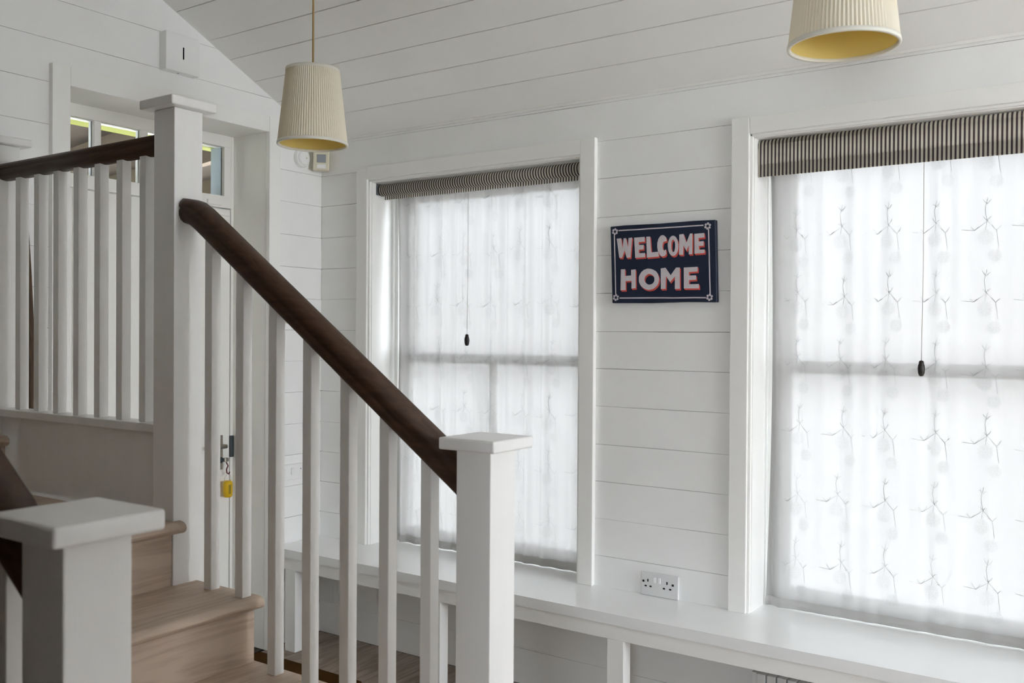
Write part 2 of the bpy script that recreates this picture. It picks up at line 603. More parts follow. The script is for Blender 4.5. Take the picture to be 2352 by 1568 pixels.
# floor of boards running towards the window wall
floor = struct('floor', MB().box((-.26, YF - .2, -.08), (XR + .25, .26, -.019)), M['gap'])
x = -.065
while x < XR:
    seed += 1
    a, b = max(x, 0), min(x + .19, XR)
    mx = Matrix(((0, -1, 0, b), (1, 0, 0, YF), (0, 0, 1, random.uniform(-.0008, .0)), (0, 0, 0, 1)))
    put_board(floor, mx, -YF, b - a, .018, .0045, seed, M['floor'], 'floorboard')
    x += .19


# ------------------------------------------------------------------ sash windows
def window(idx, a, b):
    wn = struct('window_%d' % idx, None, None, ((a + b) / 2, 0, WZ0))
    t = .018
    # lining of the reveal
    part('reveal_lining', MB().box((a - .0, .0, WZ0), (a + .012, .25, WZ1), .0).box((b - .012, .0, WZ0), (b, .25, WZ1)).box((a, .0, WZ1 - .012), (b, .25, WZ1)), M['trim'], wn)
    # casing round the opening, with a fine inner bead
    o = .062
    for q, (lo, hi) in enumerate([((a - o, -.022, WZ0), (a, .0, WZ1 + o - .006)), ((b, -.022, WZ0), (b + o, .0, WZ1 + o - .006)), ((a - .0, -.022, WZ1 + .0), (b + .0, .0, WZ1 + o - .006))]):
        part('casing', MB().box(lo, hi, .003), M['trim'], wn)
    part('bead', MB().box((a, -.012, WZ0), (a + .009, .012, WZ1), .002).box((b - .009, -.012, WZ0), (b, .012, WZ1), .002).box((a, -.012, WZ1 - .009), (b, .012, WZ1), .002), M['trim'], wn)
    ia, ib = a + .012, b - .012
    # box frame
    part('box_frame', MB().box((ia, .150, WZ0), (ia + .02, .25, WZ1), .002).box((ib - .02, .150, WZ0), (ib, .25, WZ1), .002).box((ia, .15, WZ1 - .03), (ib, .25, WZ1 - .012), .002), M['trim'], wn)
    fa, fb = ia + .02, ib - .02
    zm = 1.252
    def sash(nm, z0, z1, y, bot, top, bars):
        mb = MB()
        mb.box((fa, y, z0), (fa + .05, y + .035, z1), .003).box((fb - .05, y, z0), (fb, y + .035, z1), .003)
        mb.box((fa + .05, y, z0), (fb - .05, y + .035, z0 + bot), .003).box((fa + .05, y, z1 - top), (fb - .05, y + .035, z1), .003)
        s = part(nm, mb, M['trim'], wn)
        c = (fa + fb) / 2
        if bars:
            part('glazing_bar', MB().box((c - .011, y + .004, z0 + bot), (c + .011, y + .031, z1 - top), .003), M['trim'], s)
        part('pane', MB().box((fa + .045, y + .016, z0 + bot - .005), (fb - .045, y + .02, z1 - top + .005)), M['glass'], s)
    sash('upper_sash', zm - .02, WZ1 - .03, .205, .042, .05, False)
    sash('lower_sash', WZ0 + .004, zm + .022, .165, .06, .042, idx == 1)
    return wn


for i, (a, b) in enumerate(WIN):
    window(i + 1, a, b)
# windows in the right-hand end wall, behind the camera
for w_, (ya, yb, za, zb) in enumerate(END):
    w4 = struct('window_%d' % (4 + w_), None, None, (XR, (ya + yb) / 2, za))
    for lo, hi in [((-.02, ya - .07, za), (0, ya, zb + .07)), ((-.02, yb, za), (0, yb + .07, zb + .07)), ((-.02, ya, zb), (0, yb, zb + .07)), ((-.04, ya - .07, za - .04), (.08, yb + .07, za))]:
        part('casing', MB().box((XR + lo[0], lo[1], lo[2]), (XR + hi[0], hi[1], hi[2]), .003), M['trim'], w4)
    ym = (ya + yb) / 2
    for y0, y1 in [(ya, ym), (ym, yb)]:
        mb = MB().box((XR + .08, y0, za), (XR + .125, y0 + .045, zb), .003).box((XR + .08, y1 - .045, za), (XR + .125, y1, zb), .003)
        mb.box((XR + .08, y0 + .045, za), (XR + .125, y1 - .045, za + .06), .003).box((XR + .08, y0 + .045, zb - .06), (XR + .125, y1 - .045, zb), .003)
        fr_ = part('leaf_frame', mb, M['trim'], w4)
        part('pane', MB().box((XR + .10, y0 + .043, za + .058), (XR + .106, y1 - .043, zb - .058)), M['glass'], fr_)

for w_, (xa, xb, za, zb) in enumerate(FILL_FRONT):  # added fill window in the unseen front wall
    w5 = struct('window_%d' % (8 + w_), None, None, ((xa + xb) / 2, YF, za))
    part('frame', MB().box((xa, YF - .12, za), (xa + .05, YF - .07, zb), .003).box((xb - .05, YF - .12, za), (xb, YF - .07, zb), .003)
         .box((xa + .05, YF - .12, za), (xb - .05, YF - .07, za + .06), .003).box((xa + .05, YF - .12, zb - .06), (xb - .05, YF - .07, zb), .003), M['trim'], w5)
    part('pane', MB().box((xa + .048, YF - .10, za + .058), (xb - .048, YF - .094, zb - .058)), M['glass'], w5)

# ------------------------------------------------------------------ door and its deep reveal
DX = -.215
door = struct('door_1', None, None, (DX, -.76, 0))
mb = MB()
leaf_y0, leaf_y1 = -1.186, -.337
PY = [leaf_y0, -1.062, -.944, -.825, -.703, -.582, -.46, leaf_y1]
for q, (y0, y1) in enumerate(zip(PY[:-1], PY[1:])):
    part('plank', MB().box((DX - .03, y0 + .0006, .006), (DX, y1 - .0006, 1.896), .0016, 1), M['door'], door)
part('ledge', MB().box((DX - .05, leaf_y0, .006), (DX - .031, leaf_y1, 1.896)), M['outwhite'], door)
part('frame', MB().box((DX - .06, DOOR_Y0, 0), (DX, leaf_y0 - .003, DOOR_Z), .002).box((DX - .06, leaf_y1 + .004, 0), (DX, DOOR_Y1, DOOR_Z), .002)
     .box((DX - .06, leaf_y0 - .003, 1.901), (DX, leaf_y1 + .004, 1.953), .002).box((DX - .06, leaf_y0 - .003, 2.166), (DX, leaf_y1 + .004, DOOR_Z), .002), M['door'], door)
GY = [(-1.149, -.975), (-.947, -.774), (-.745, -.572), (-.543, -.369)]
for y0, y1 in [(leaf_y0 - .003, -1.149), (-.975, -.947), (-.774, -.745), (-.572, -.543), (-.369, leaf_y1 + .004)]:
    part('glazing_bar', MB().box((DX - .019, y0, 1.953), (DX - .001, y1, 2.166), .0015), M['door'], door)
for y0, y1 in GY:
    part('pane', MB().box((DX - .024, y0 - .004, 1.950), (DX - .020, y1 + .004, 2.169)), M['glass'], door)
# outside lining of the fanlight: grass-bounce green coloured into the head, shade into the white cheeks
part('outer_head', MB().box((DX - .15, -1.20, 2.168), (DX - .026, -.32, 2.20), .002), M['outbounce'], door)
for y in (-.961, -.7595, -.5575):
    part('outer_bar', MB().box((DX - .042, y - .014, 1.945), (DX - .025, y + .014, 2.168), .002), M['outwhite'], door)
part('outer_cheek', MB().box((DX - .095, -.368, 1.90), (DX - .026, -.33, 2.168), .002).box((DX - .095, -1.2, 1.90), (DX - .026, -1.15, 2.168), .002), M['outshade'], door)
part('outer_rail', MB().box((DX - .10, -1.15, 1.90), (DX - .062, -.368, 1.944), .002), M['outwhite'], door)
# reveal lining and casing
part('reveal_lining', MB().box((DX, DOOR_Y1 - .002, 0), (-.004, DOOR_Y1 + .014, DOOR_Z)).box((DX, DOOR_Y0 - .014, 0), (-.004, DOOR_Y0 + .002, DOOR_Z))
     .box((DX, DOOR_Y0, DOOR_Z - .001), (-.004, DOOR_Y1, DOOR_Z + .014)), M['door'], door)
part('casing', MB().box((-.002, DOOR_Y1 - .004, 0), (.022, -.262, 2.279), .003), M['trim'], door)
part('casing', MB().box((-.002, -1.273, 0), (.022, DOOR_Y0 + .004, 2.279), .003), M['trim'], door)
part('casing', MB().box((-.002, DOOR_Y0 + .004, DOOR_Z - .004), (.0215, DOOR_Y1 - .004, 2.279), .003), M['trim'], door)
# lock: back plate with lever and cylinder, strike on the frame
lk = part('lock_plate', MB().box((DX, -.418, .762), (DX + .006, -.376, .912), .003), M['steel'], door, 'brushed steel lock plate')
part('lever', MB().tube([(DX + .004, -.398, .868), (DX + .05, -.398, .868)], .009, 10).tube([(DX + .05, -.392, .868), (DX + .052, -.45, .866), (DX + .05, -.485, .864)], .009, 10), M['steel'], lk)
part('cylinder', MB().tube([(DX + .004, -.398, .806), (DX + .022, -.398, .806)], .013, 12), M['darksteel'], lk)
part('thumb_turn', MB().box((DX + .018, -.388, .797), (DX + .034, -.366, .815), .004), M['steel'], lk)
part('strike', MB().box((DX - .002, -.339, .812), (DX + .012, -.322, .906), .003), M['darksteel'], door, 'dark steel strike plate')

# keys hanging from the lock
kt = thing('key_tag', 'yellow plastic key tag hanging on a maroon clip from the door lock', 'key tag', (DX + .03, -.375, .60))
part('clip', MB().tube([(DX + .03, -.377, .795), (DX + .034, -.371, .78), (DX + .034, -.379, .765), (DX + .034, -.377, .75), (DX + .034, -.368, .744), (DX + .034, -.362, .752)], .003, 8), M['maroon'], kt, 'maroon clip')
part('wire_ring', MB().tube([(DX + .034, -.376, .748), (DX + .033, -.388, .728), (DX + .033, -.389, .715)], .0008, 6).tube([(DX + .034, -.364, .748), (DX + .033, -.355, .728), (DX + .033, -.354, .715)], .0008, 6), M['steel'], kt)
mbk = MB().lathe([(.0145, -.035), (.019, -.030), (.0205, -.012), (.0205, .012), (.019, .030), (.0145, .036)], (DX + .034, -.372, .679), 20)
tg = part('tag', mbk, M['yellow'], kt)
part('tag_window', MB().box((DX + .0535, -.382, .660), (DX + .0552, -.371, .700), .001), mat('olive_tag_print', (.30, .22, .01), .5), tg)

# small two-piece alarm contact over the door leaf
ct = thing('door_contact', 'small white two-part alarm contact on door head and leaf', 'sensor', (DX, -.41, 1.9))
part('magnet', MB().box((DX, -.462, 1.908), (DX + .012, -.388, 1.930), .003), M['door'], ct)
part('switch_body', MB().box((DX, -.431, 1.866), (DX + .014, -.349, 1.890), .003), M['door'], ct)

# ------------------------------------------------------------------ porch outside the door, ground, stair hall
struct('ground', MB().box((-14, -16, -.30), (24, 16, -.21)), M['gravel'])
mb = MB()
for v in [[(-.25, 2.46), (-.25, 2.50), (-2.4, 2.30), (-2.4, 2.26)]]:
    vs_ = [(p[0], p[1]) for p in v]
    mb.prism(vs_, 'Y', -1.45, 2.2)
porch = thing('porch_roof', 'dark boarded porch roof with rafters outside the fanlight panes', 'porch', (-.3, -.7, 2.4))
part('roof_boards', mb, M['outwood'], porch)
for y in (-1.25, -.75, -.25, .25, .75, 1.25, 1.75):
    part('rafter', MB().prism([(-.25, 2.37), (-.25, 2.46), (-2.4, 2.26), (-2.4, 2.17)], 'Y', y, y + .05), M['outraft'], porch)
part('beam', MB().box((-2.42, -1.45, 2.06), (-2.32, 2.2, 2.18)), M['outwood'], porch)
part('post', MB().box((-2.42, 1.9, -.22), (-2.32, 2.0, 2.06)), M['outwood'], porch)
part('post', MB().box((-2.42, -1.4, -.22), (-2.32, -1.3, 2.06)), M['outwood'], porch)
part('screen', MB().box((-2.38, .0, -.21), (-2.34, 1.9, 1.98)), M['outwood'], porch)
part('screen', MB().box((-2.38, -1.3, -.21), (-2.34, -.05, 1.98)), M['outwood'], porch)


def hedge(x0, x1, y0, y1, h, sd, label):
    b = MB()
    nx = max(4, int((x1 - x0) / .35)); ny = max(3, int((y1 - y0) / .35)); nz = max(4, int(h / .35))
    bmesh.ops.create_cube(b.b, size=1, matrix=Matrix.Translation(((x0 + x1) / 2, (y0 + y1) / 2, h / 2 - .22)) @ Matrix.Diagonal((x1 - x0, y1 - y0, h, 1)))
    bmesh.ops.subdivide_edges(b.b, edges=b.b.edges[:], cuts=12, use_grid_fill=True)
    for v in b.b.verts:
        n = noise.noise_vector(v.co * 2.1 + Vector((sd, 0, 0))) * .22 + noise.noise_vector(v.co * 6 + Vector((sd, 9, 0))) * .08
        if v.co.z < -.1:
            n *= 0
        v.co += n
    o = struct_thing('hedge', label, 'hedge', b, M['leaf'], (x0, y0, -.21))
    return o


def struct_thing(name, label, cat, mb, m, loc, group=None):
    me = mb.mesh(name, loc)
    me.materials.append(m)
    o = bpy.data.objects.new(name, me)
    o.location = loc
    o['label'], o['category'] = label, cat
    if group:
        o['group'] = group
    COL.objects.link(o)
    return o


hedge(-6.0, -4.6, -3.5, 3.0, 3.1, 3, 'tall bright green hedge beyond the porch')

# hall into which the stair climbs, beyond the door wall
struct('wall_hall', MB().box((-2.3, -1.53, -.05), (-.25, -1.46, 3.6)).box((-2.3, -2.62, -.05), (-.25, -2.55, 3.6)).box((-2.37, -2.62, -.05), (-2.3, -1.46, 3.6)).box((-2.3, -2.6, 3.5), (-.25, -1.5, 3.6)), M['wall'])

# ------------------------------------------------------------------ window bench
bench = thing('window_bench', 'long glossy white bench under the windows along the boarded wall', 'bench', (3.2, -.14, 0))
tp = [(.024, BY), (XR - .01, BY), (XR - .01, -.0005)]
for a, b in WIN[::-1]:
    tp += [(b - .0125, -.0005), (b - .0125, .163), (a + .0125, .163), (a + .0125, -.0005)]
tp += [(.002, -.0005), (.002, -.262), (.024, -.262)]
part('top', MB().prism(tp, 'Z', BZ - .0285, BZ).prism([(.024, BY), (XR - .01, BY), (XR - .01, -.23), (.024, -.23)], 'Z', BZ - .036, BZ - .0285), M['bench'], bench)
part('apron', MB().box((.03, -.272, BZ - .088), (XR - .02, -.252, BZ - .036), .002), M['trim'], bench)
lg = None
for xc in (.103, .892, 1.668, 2.445, 3.22, 4.0, 4.78, 5.56, 6.34, 7.12, 7.9):
    if lg is None:
        lg = part('leg', MB().box((xc - .031, -.2715, 0), (xc + .031, -.222, BZ - .088), .002), M['trim'], bench)
        x0 = xc
    else:
        again(lg, bench, (xc - x0, 0, 0))
part('shade_divider', MB().box((3.20, -.222, 0), (3.24, -.001, BZ - .037)), M['trim'], bench)  # unseen panel added to stop light running along under the bench

# radiator under the bench
rad = thing('radiator', 'white ribbed radiator under the bench below the right window', 'radiator', (2.6, -.10, .05))
rb = None
for q in range(29):
    if rb is None:
        rb = part('rib', MB().box((2.095, -.118, .06), (2.124, -.075, .283), .004, 2), M['rad'], rad)
    else:
        again(rb, rad, (.033 * q, 0, 0))
part('side_rail', MB().box((2.075, -.112, .055), (2.094, -.06, .283), .004).box((3.055, -.112, .055), (3.074, -.06, .283), .004).box((2.075, -.074, .055), (3.074, -.06, .283), .003), M['rad'], rad)
for fx in (2.2, 2.9):
    part('foot', MB().box((fx, -.11, 0), (fx + .03, -.06, .06), .003), M['rad'], rad)

# ------------------------------------------------------------------ lace curtains
def curtain(idx, x0, x1, yc, z0, z1, fold, nfold, label, rich=True):
    rnd = random.Random(40 + idx)
    fr = [(rnd.uniform(.7, 1.3), rnd.uniform(0, 6.28)) for _ in range(4)]

    def Y(x, z):
        t = (x - x0) / (x1 - x0)
        hz = (z - z0) / (z1 - z0)
        env = .45 + .55 * hz
        edge = math.exp(-((x - x0) / .07) ** 2) + math.exp(-((x1 - x) / .07) ** 2)
        s = 0
        for q, (f, ph) in enumerate(fr):
            s += math.sin(2 * PI * nfold * f * t * (1 + .35 * q) + ph + .5 * math.sin(2.2 * hz + ph)) / (1 + .7 * q)
        return yc + fold * env * s * .5 + .012 * edge * math.sin((x - x0) * 90 + hz * 1.5)

    def X(x, z):                       # the left edge wanders in and out a little
        hz = (z - z0) / (z1 - z0)
        k = max(0, 1 - (x - x0) / .12)
        return x + k * .018 * (math.sin(hz * 2.6 + .3) - .3) + max(0, 1 - (x1 - x) / .1) * .006 * math.sin(hz * 7)
    t = thing('lace_curtain', label, 'curtain', ((x0 + x1) / 2, yc, z0))
    nx, nz = 180, 40
    b = MB()
    g = [[b.b.verts.new((X(x0 + (x1 - x0) * i / nx, z0 + (z1 - z0) * j / nz), Y(x0 + (x1 - x0) * i / nx, z0 + (z1 - z0) * j / nz), z0 + (z1 - z0) * j / nz)) for i in range(nx + 1)] for j in range(nz + 1)]
    for j in range(nz):
        for i in range(nx):
            f = b.b.faces.new((g[j][i], g[j][i + 1], g[j + 1][i + 1], g[j + 1][i]))
            f.smooth = True
    part('sheer_panel', b, M['sheer'], t)
    # doubled hem
    b = MB()
    zs = [z0 - .001, z0 + .010, z0 + .020, z0 + .030]
    n = 90
    rows = [[b.b.verts.new((X(x0 + (x1 - x0) * i / n, z), Y(x0 + (x1 - x0) * i / n, z) - (.006 if 0 < q < 3 else .002), z)) for i in range(n + 1)] for q, z in enumerate(zs)]
    for q in range(3):
        for i in range(n):
            f = b.b.faces.new((rows[q][i], rows[q][i + 1], rows[q + 1][i + 1], rows[q + 1][i]))
            f.smooth = True
    part('hem', b, M['hem'], t)
    if not rich:
        return t
    # embroidery: flower heads and stems, thread ribbons lying on the room side
    b = MB()
    rn = random.Random(idx)

    def ribbon(pts, wd=.0011):
        L = []
        for k, (px, pz) in enumerate(pts):
            qx, qz = pts[min(k + 1, len(pts) - 1)]
            ax, az = pts[max(k - 1, 0)]
            dx, dz = qx - ax, qz - az
            l = math.hypot(dx, dz) or 1
            ox, oz = -dz / l * wd / 2, dx / l * wd / 2
            v = []
            for s in (1, -1):
                xx, zz = px + s * ox, pz + s * oz
                v.append(b.b.verts.new((X(xx, zz), Y(xx, zz) - .0012, zz)))
            L.append(v)
        for k in range(len(L) - 1):
            b.b.faces.new((L[k][0], L[k][1], L[k + 1][1], L[k + 1][0]))

    def head(cx, cz, r):
        cells = [(0, 0)] + [(.5 * r * math.cos(a), .5 * r * math.sin(a)) for a in [q * PI / 3 for q in range(6)]] + [(.86 * r * math.cos(a), .86 * r * math.sin(a)) for a in [q * PI / 6 + .2 for q in range(12)]]
        for (u, v) in cells:
            rr = r * .17
            ribbon([(cx + u + rr * math.cos(a) * rn.uniform(.8, 1.1), cz + v + rr * math.sin(a) * rn.uniform(.8, 1.1)) for a in [q * PI / 2.5 for q in range(6)]], .0006)
    nz_ = int((z1 - z0) / .22) + 1
    for r_ in range(nz_):
        for c_ in range(int((x1 - x0) / .143) + 1):
            cx = x0 + .10 + .143 * c_ + rn.uniform(-.01, .01)
            cz = z1 - .11 - .22 * r_ + rn.uniform(-.01, .01)
            if cx > x1 - .04 or cz < z0 + .07:
                continue
            head(cx, cz, .021)
            head(cx + .026, cz - .055, .018)
            st = [(cx, cz + .022), (cx + .004, cz + .05), (cx - .002, cz + .085), (cx + .006, cz + .12)]
            ribbon(st)
            sd = [(cx + .004, cz + .05), (cx + .03, cz + .02), (cx + .036, cz - .03)]
            ribbon(sd)
            ribbon([(cx, cz + .045), (cx - .03, cz + .022), (cx - .065, cz + .026)])
            for (px, pz) in [(cx + .004, cz + .05), (cx + .004, cz + .1), (cx + .03, cz + .02), (cx - .03, cz + .022)]:
                for s in (1, -1):
                    if pz + .03 < z1 - .005:
                        ribbon([(px, pz), (px + s * .007, pz + .008), (px + s * .012, pz + .012 + rn.uniform(-.006, .006))], .0013)
    part('embroidery', b, M['embroidery'], t, 'pale grey thread flowers', 'stuff')
    return t


c1 = curtain(1, .345, 1.358, .115, BZ + .004, 2.0, .016, 13, 'sheer white lace curtain in the window left of the welcome sign')
c2 = curtain(2, 2.04, 3.075, .115, BZ + .004, 2.0, .012, 8, 'sheer white lace curtain in the large window right of the welcome sign')

c3 = curtain(3, 3.76, 4.795, .115, BZ + .004, 2.0, .012, 9, 'sheer white lace curtain in the third window, outside the picture to the right', False)


# ------------------------------------------------------------------ roller blinds
def sheet(x0, x1, y, z0, z1):
    b = MB()
    n = 24
    rows = [[b.b.verts.new((x0 + (x1 - x0) * i / n, y + .0006 * math.sin(i * 1.1), z)) for i in range(n + 1)] for z in (z0, z1)]
    for i in range(n):
        b.b.faces.new((rows[0][i], rows[0][i + 1], rows[1][i + 1], rows[1][i]))
    return b


def blind(x0, x1, R_, z, zb, hemh, front, xc, zc, label):
    t = thing('roller_blind', label, 'blind', ((x0 + x1) / 2, .045, 1.98))
    yc = .044
    b = MB()
    rot = Matrix.Rotation(PI / 2, 4, 'Y')
    b.lathe([(R_, 0), (R_, x1 - x0)], (x0, yc, z), 24, rot)
    part('roll', b, M['stripe'], t)
    part('end_cap', MB().lathe([(R_ - .006, 0), (R_ - .006, .008), (.008, .009), (.008, .014)], (x1, yc, z), 20, rot), M['greylens'], t)
    part('end_cap', MB().lathe([(.008, -.014), (.008, -.009), (R_ - .006, -.008), (R_ - .006, 0)], (x0, yc, z), 20, rot), M['greylens'], t)
    part('bracket', MB().box((x0 - .018, yc - .02, z - .02), (x0 - .014, yc + .03, 2.0145), .001), M['greylens'], t)
    part('bracket', MB().box((x1 + .014, yc - .02, z - .02), (x1 + .018, yc + .03, 2.0145), .001), M['greylens'], t)
    if front:                                 # cloth hangs off the front of the roll, lath in its doubled hem
        yf = yc - R_ - .001
        part('drop', sheet(x0, x1, yf + .0006, zb + hemh - .001, z), M['stripe'], t)
        part('hem_lath', MB().box((x0 + .004, yf + .0035, zb + .003), (x1 - .004, yf + .0075, zb + hemh - .003)), M['darkwall'], t)
        part('hem', MB().box((x0, yf + .0022, zb), (x1, yf + .0085, zb + hemh), .0015), M['stripe'], t)
    else:                                     # cloth comes off the back, only its edge shows below the roll
        yf = yc + R_ - .010
        part('drop', sheet(x0, x1, yf + .003, zb, z), M['stripe'], t)
    cord = part('pull_cord', MB().tube([(xc, yf + .002, zb), (xc + .001, yf + .002, (zb + zc) / 2), (xc - .002, yf + .002, zc + .045)], .0009, 6), M['cordgrey'], t)
    return t, yf


def acorn(x, y, z, label, parent):
    pr = [(.003, .048), (.0065, .046), (.0075, .041), (.0075, .038), (.0095, .034), (.0108, .024), (.0095, .010), (.007, .002), (.003, 0)]
    o = part('acorn_pull', MB().lathe(pr[::-1], (x, y, z), 16), M['acorn'], parent, label)
    return o


b1, yb = blind(.329, 1.342, .026, 1.985, 1.946, .016, False, .790, 1.310, 'nearly rolled-up striped blind over the window left of the sign')
acorn(.788, yb + .002, 1.310, 'dark wooden acorn pull', b1)
b2, yb = blind(2.036, 3.072, .020, 1.993, 1.889, .041, True, 2.551, 1.240, 'striped ticking roller blind hanging lower over the large right window')
acorn(2.549, yb + .002, 1.240, 'dark wooden acorn pull', b2)

# ------------------------------------------------------------------ staircase
RI, GO, X4 = .1705, .2454, 1.244         # rise, going, face of riser under tread 4
ZT = lambda k: .008 + RI * k             # top of tread k (0 = floor)
NY, FY = -2.415, -1.420                  # near and far end of the treads
stair = thing('staircase', 'pale washed-oak stair with rounded nosings climbing to the left', 'staircase', (1.2, -1.9, 0))
BUL = [(0, 0), (.010, .002), (.018, .007), (.022, .014), (.022, .018), (.018, .025), (.010, .030), (0, .032)]


def tread_mb(xr, k, depth, y0, y1, yn=None):
    """tread with a bullnose; xr is the face of the riser below, its nose reaches xr + .03"""
    z = ZT(k) - .032
    prof = [(xr - depth, z)] + [(xr + .014 + a, z + b) for a, b in BUL] + [(xr - depth, z + .032)]
    m_ = MB().prism(prof, 'Y', y0, y1)
    return m_


for k in (1, 2, 3, 4):
    xr = X4 + (4 - k) * GO
    smooth(part('tread', tread_mb(xr, k, GO + .012, NY, FY), M['tread'], stair), .5)
    part('riser', MB().box((xr - .018, NY, ZT(k - 1) if k > 1 else 0), (xr, FY - .004, ZT(k) - .032)), M['tread'], stair)
# landing with its nosing wrapping the newel, next riser and step
x5 = X4 - GO + .004
lm = tread_mb(x5, 5, x5 - .16, NY, -1.497)
smooth(part('landing', lm, M['tread'], stair), .5)
nose = MB()
z = ZT(5) - .032
nose.prism([(1.0075, z)] + [(x5 + .014 + a, z + b) for a, b in BUL] + [(1.0075, z + .032)], 'Y', -1.497, -1.476)
smooth(part('nosing_return', nose, M['tread'], stair), .5)
part('riser', MB().box((x5 - .018, NY, ZT(4)), (x5, -1.4955, ZT(5) - .032)), M['tread'], stair)
part('riser', MB().box((.132, NY, ZT(5)), (.15, -1.4955, ZT(6) - .032)), M['tread'], stair)
smooth(part('tread', tread_mb(.15, 6, .30, NY + .02, -1.5), M['tread'], stair), .5)
for k in (7, 8):
    xr = .15 - (k - 6) * GO
    smooth(part('tread', tread_mb(xr, k, GO + .012, NY + .02, -1.57), M['tread'], stair), .5)
    part('riser', MB().box((xr - .018, NY + .02, ZT(k - 1)), (xr, -1.57, ZT(k) - .032)), M['tread'], stair)
# stringer boards closing the flight on the far and near side
sp = [(X4 + 3 * GO - .02, 0)]
for k in (1, 2, 3, 4):
    xr = X4 + (4 - k) * GO
    sp += [(xr - .019, ZT(k - 1) if k > 1 else 0), (xr - .019, ZT(k) - .033)] if k > 1 else [(xr - .019, ZT(k) - .033)]
sp += [(x5 + .012, ZT(4) - .033), (x5 + .012, 0)]
part('stringer', MB().prism(sp, 'Y', -1.442, -1.425), M['post'], stair)
part('stringer', MB().prism(sp, 'Y', NY - .022, NY - .001), M['post'], stair)


# ------------------------------------------------------------------ newel posts
def newel(x0, x1, y0, y1, zb, zt, label, cap_over=.027):
    t = thing('newel_post', label, 'newel post', ((x0 + x1) / 2, (y0 + y1) / 2, zb), None)
    part('post', MB().box((x0, y0, zb), (x1, y1, zt - .0255), .0025, 2), M['post'], t)
    b = MB().box((x0 - cap_over, y0 - cap_over, zt - .025), (x1 + cap_over, y1 + cap_over, zt), .005, 3)
    smooth(part('cap', b, M['post'], t), .7)
    return t


newel(.917, 1.006, -1.494, -1.406, .0, 1.978, 'tall white newel post with flat cap at top of the brown sloping handrail')
newel(1.951, 2.038, -1.494, -1.406, 0, 1.148, 'white newel post with flat cap at foot of sloping handrail, in front of the window')
newel(2.054, 2.142, -2.447, -2.362, 0, 1.150, 'nearest white newel post, big in the lower left foreground')
newel(.0, .064, -1.494, -1.406, .0, 1.986, 'white newel post cut by the left edge of picture, behind landing handrail')

# handrail profile: rounded mopstick with a flat underside and a shadow groove on each flank
RP = [(-.020, -.033), (.020, -.033), (.029, -.022), (.0305, -.012), (.0270, -.006), (.0305, .000), (.0300, .012), (.025, .023), (.015, .031), (0, .034),
      (-.015, .031), (-.025, .023), (-.0300, .012), (-.0305, .000), (-.0270, -.006), (-.0305, -.012), (-.029, -.022)]
TH = math.atan(RI / GO)
CYB = -1.450


def rail_z(x):                            # centre line of the main rail
    return 1.068 + (1.917 - x) * RI / GO


bal_main = thing('balustrade', 'sloping stair balustrade with brown handrail and white square balusters', 'balustrade', (1.45, CYB, .5))
zA = rail_z(1.008)
xs = [1.009, 1.012, 1.955]
hb = MB().sweep([(1.0065, CYB, rail_z(1.034)), (1.016, CYB, rail_z(1.035)), (1.040, CYB, rail_z(1.045)), (1.07, CYB, rail_z(1.07)), (1.951, CYB, rail_z(1.951))], RP, side=(0, 1, 0))
hr = part('handrail', hb, M['rail'], bal_main, 'dark brown handrail')
BX = [1.109, 1.2325, 1.355, 1.4765, 1.601, 1.7235, 1.8445]
for q, xc in enumerate(BX):
    k = 4 if q < 2 else 3 if q < 4 else 2 if q < 6 else 1
    zt = rail_z(xc) - .033 / math.cos(TH)
    s = .0145
    part('baluster', MB().prism([(xc - s, ZT(k)), (xc + s, ZT(k)), (xc + s, zt - s * RI / GO + .006), (xc - s, zt + s * RI / GO + .006)], 'Y', CYB - s, CYB + s, .0012, 1), M['post'], bal_main)

bal_land = thing('balustrade', 'level landing balustrade with brown handrail, balusters and white panel below', 'balustrade', (.5, CYB, .86))
LRP = [(a, b * .78) for a, b in RP]
part('handrail', MB().sweep([(.065, CYB, 1.8705), (.916, CYB, 1.8705)], LRP, side=(0, 1, 0)), M['rail'], bal_land, 'dark brown handrail')
bl = None
for q in range(7):
    xc = .163 + .1098 * q
    if bl is None:
        bl = part('baluster', MB().box((xc - .0145, CYB - .0145, 1.1105), (xc + .0145, CYB + .0145, 1.847), .0012, 1), M['post'], bal_land)
    else:
        again(bl, bal_land, (.1098 * q, 0, 0))
part('bottom_rail', MB().box((.065, CYB - .035, 1.087), (.916, CYB + .035, 1.1105), .003), M['post'], bal_land)
part('panel', MB().box((.065, CYB - .012, .30), (.916, CYB + .012, 1.087)), M['post'], bal_land)

NYC = -2.404
bal_near = thing('balustrade', 'near stair balustrade with dark handrail running into the foreground newel', 'balustrade', (1.5, NYC, .5))
OFF = .103
part('handrail', MB().sweep([(.0, NYC, rail_z(.0 - OFF) ), (2.054, NYC, rail_z(2.054 - OFF))], RP, side=(0, 1, 0)), M['rail'], bal_near, 'dark brown handrail')
for q in range(8):
    xc = 1.948 - .1227 * q
    kk = 1 + int((X4 + 3 * GO - xc) / GO) if xc < X4 + 3 * GO else 0
    kk = max(0, min(kk, 5))
    zt = rail_z(xc - OFF) - .033 / math.cos(TH)
    s = .0145
    part('baluster', MB().prism([(xc - s, ZT(kk) if kk else 0), (xc + s, ZT(kk) if kk else 0), (xc + s, zt - s * RI / GO + .006), (xc - s, zt + s * RI / GO + .006)], 'Y', NYC - s, NYC + s, .0012, 1), M['post'], bal_near)

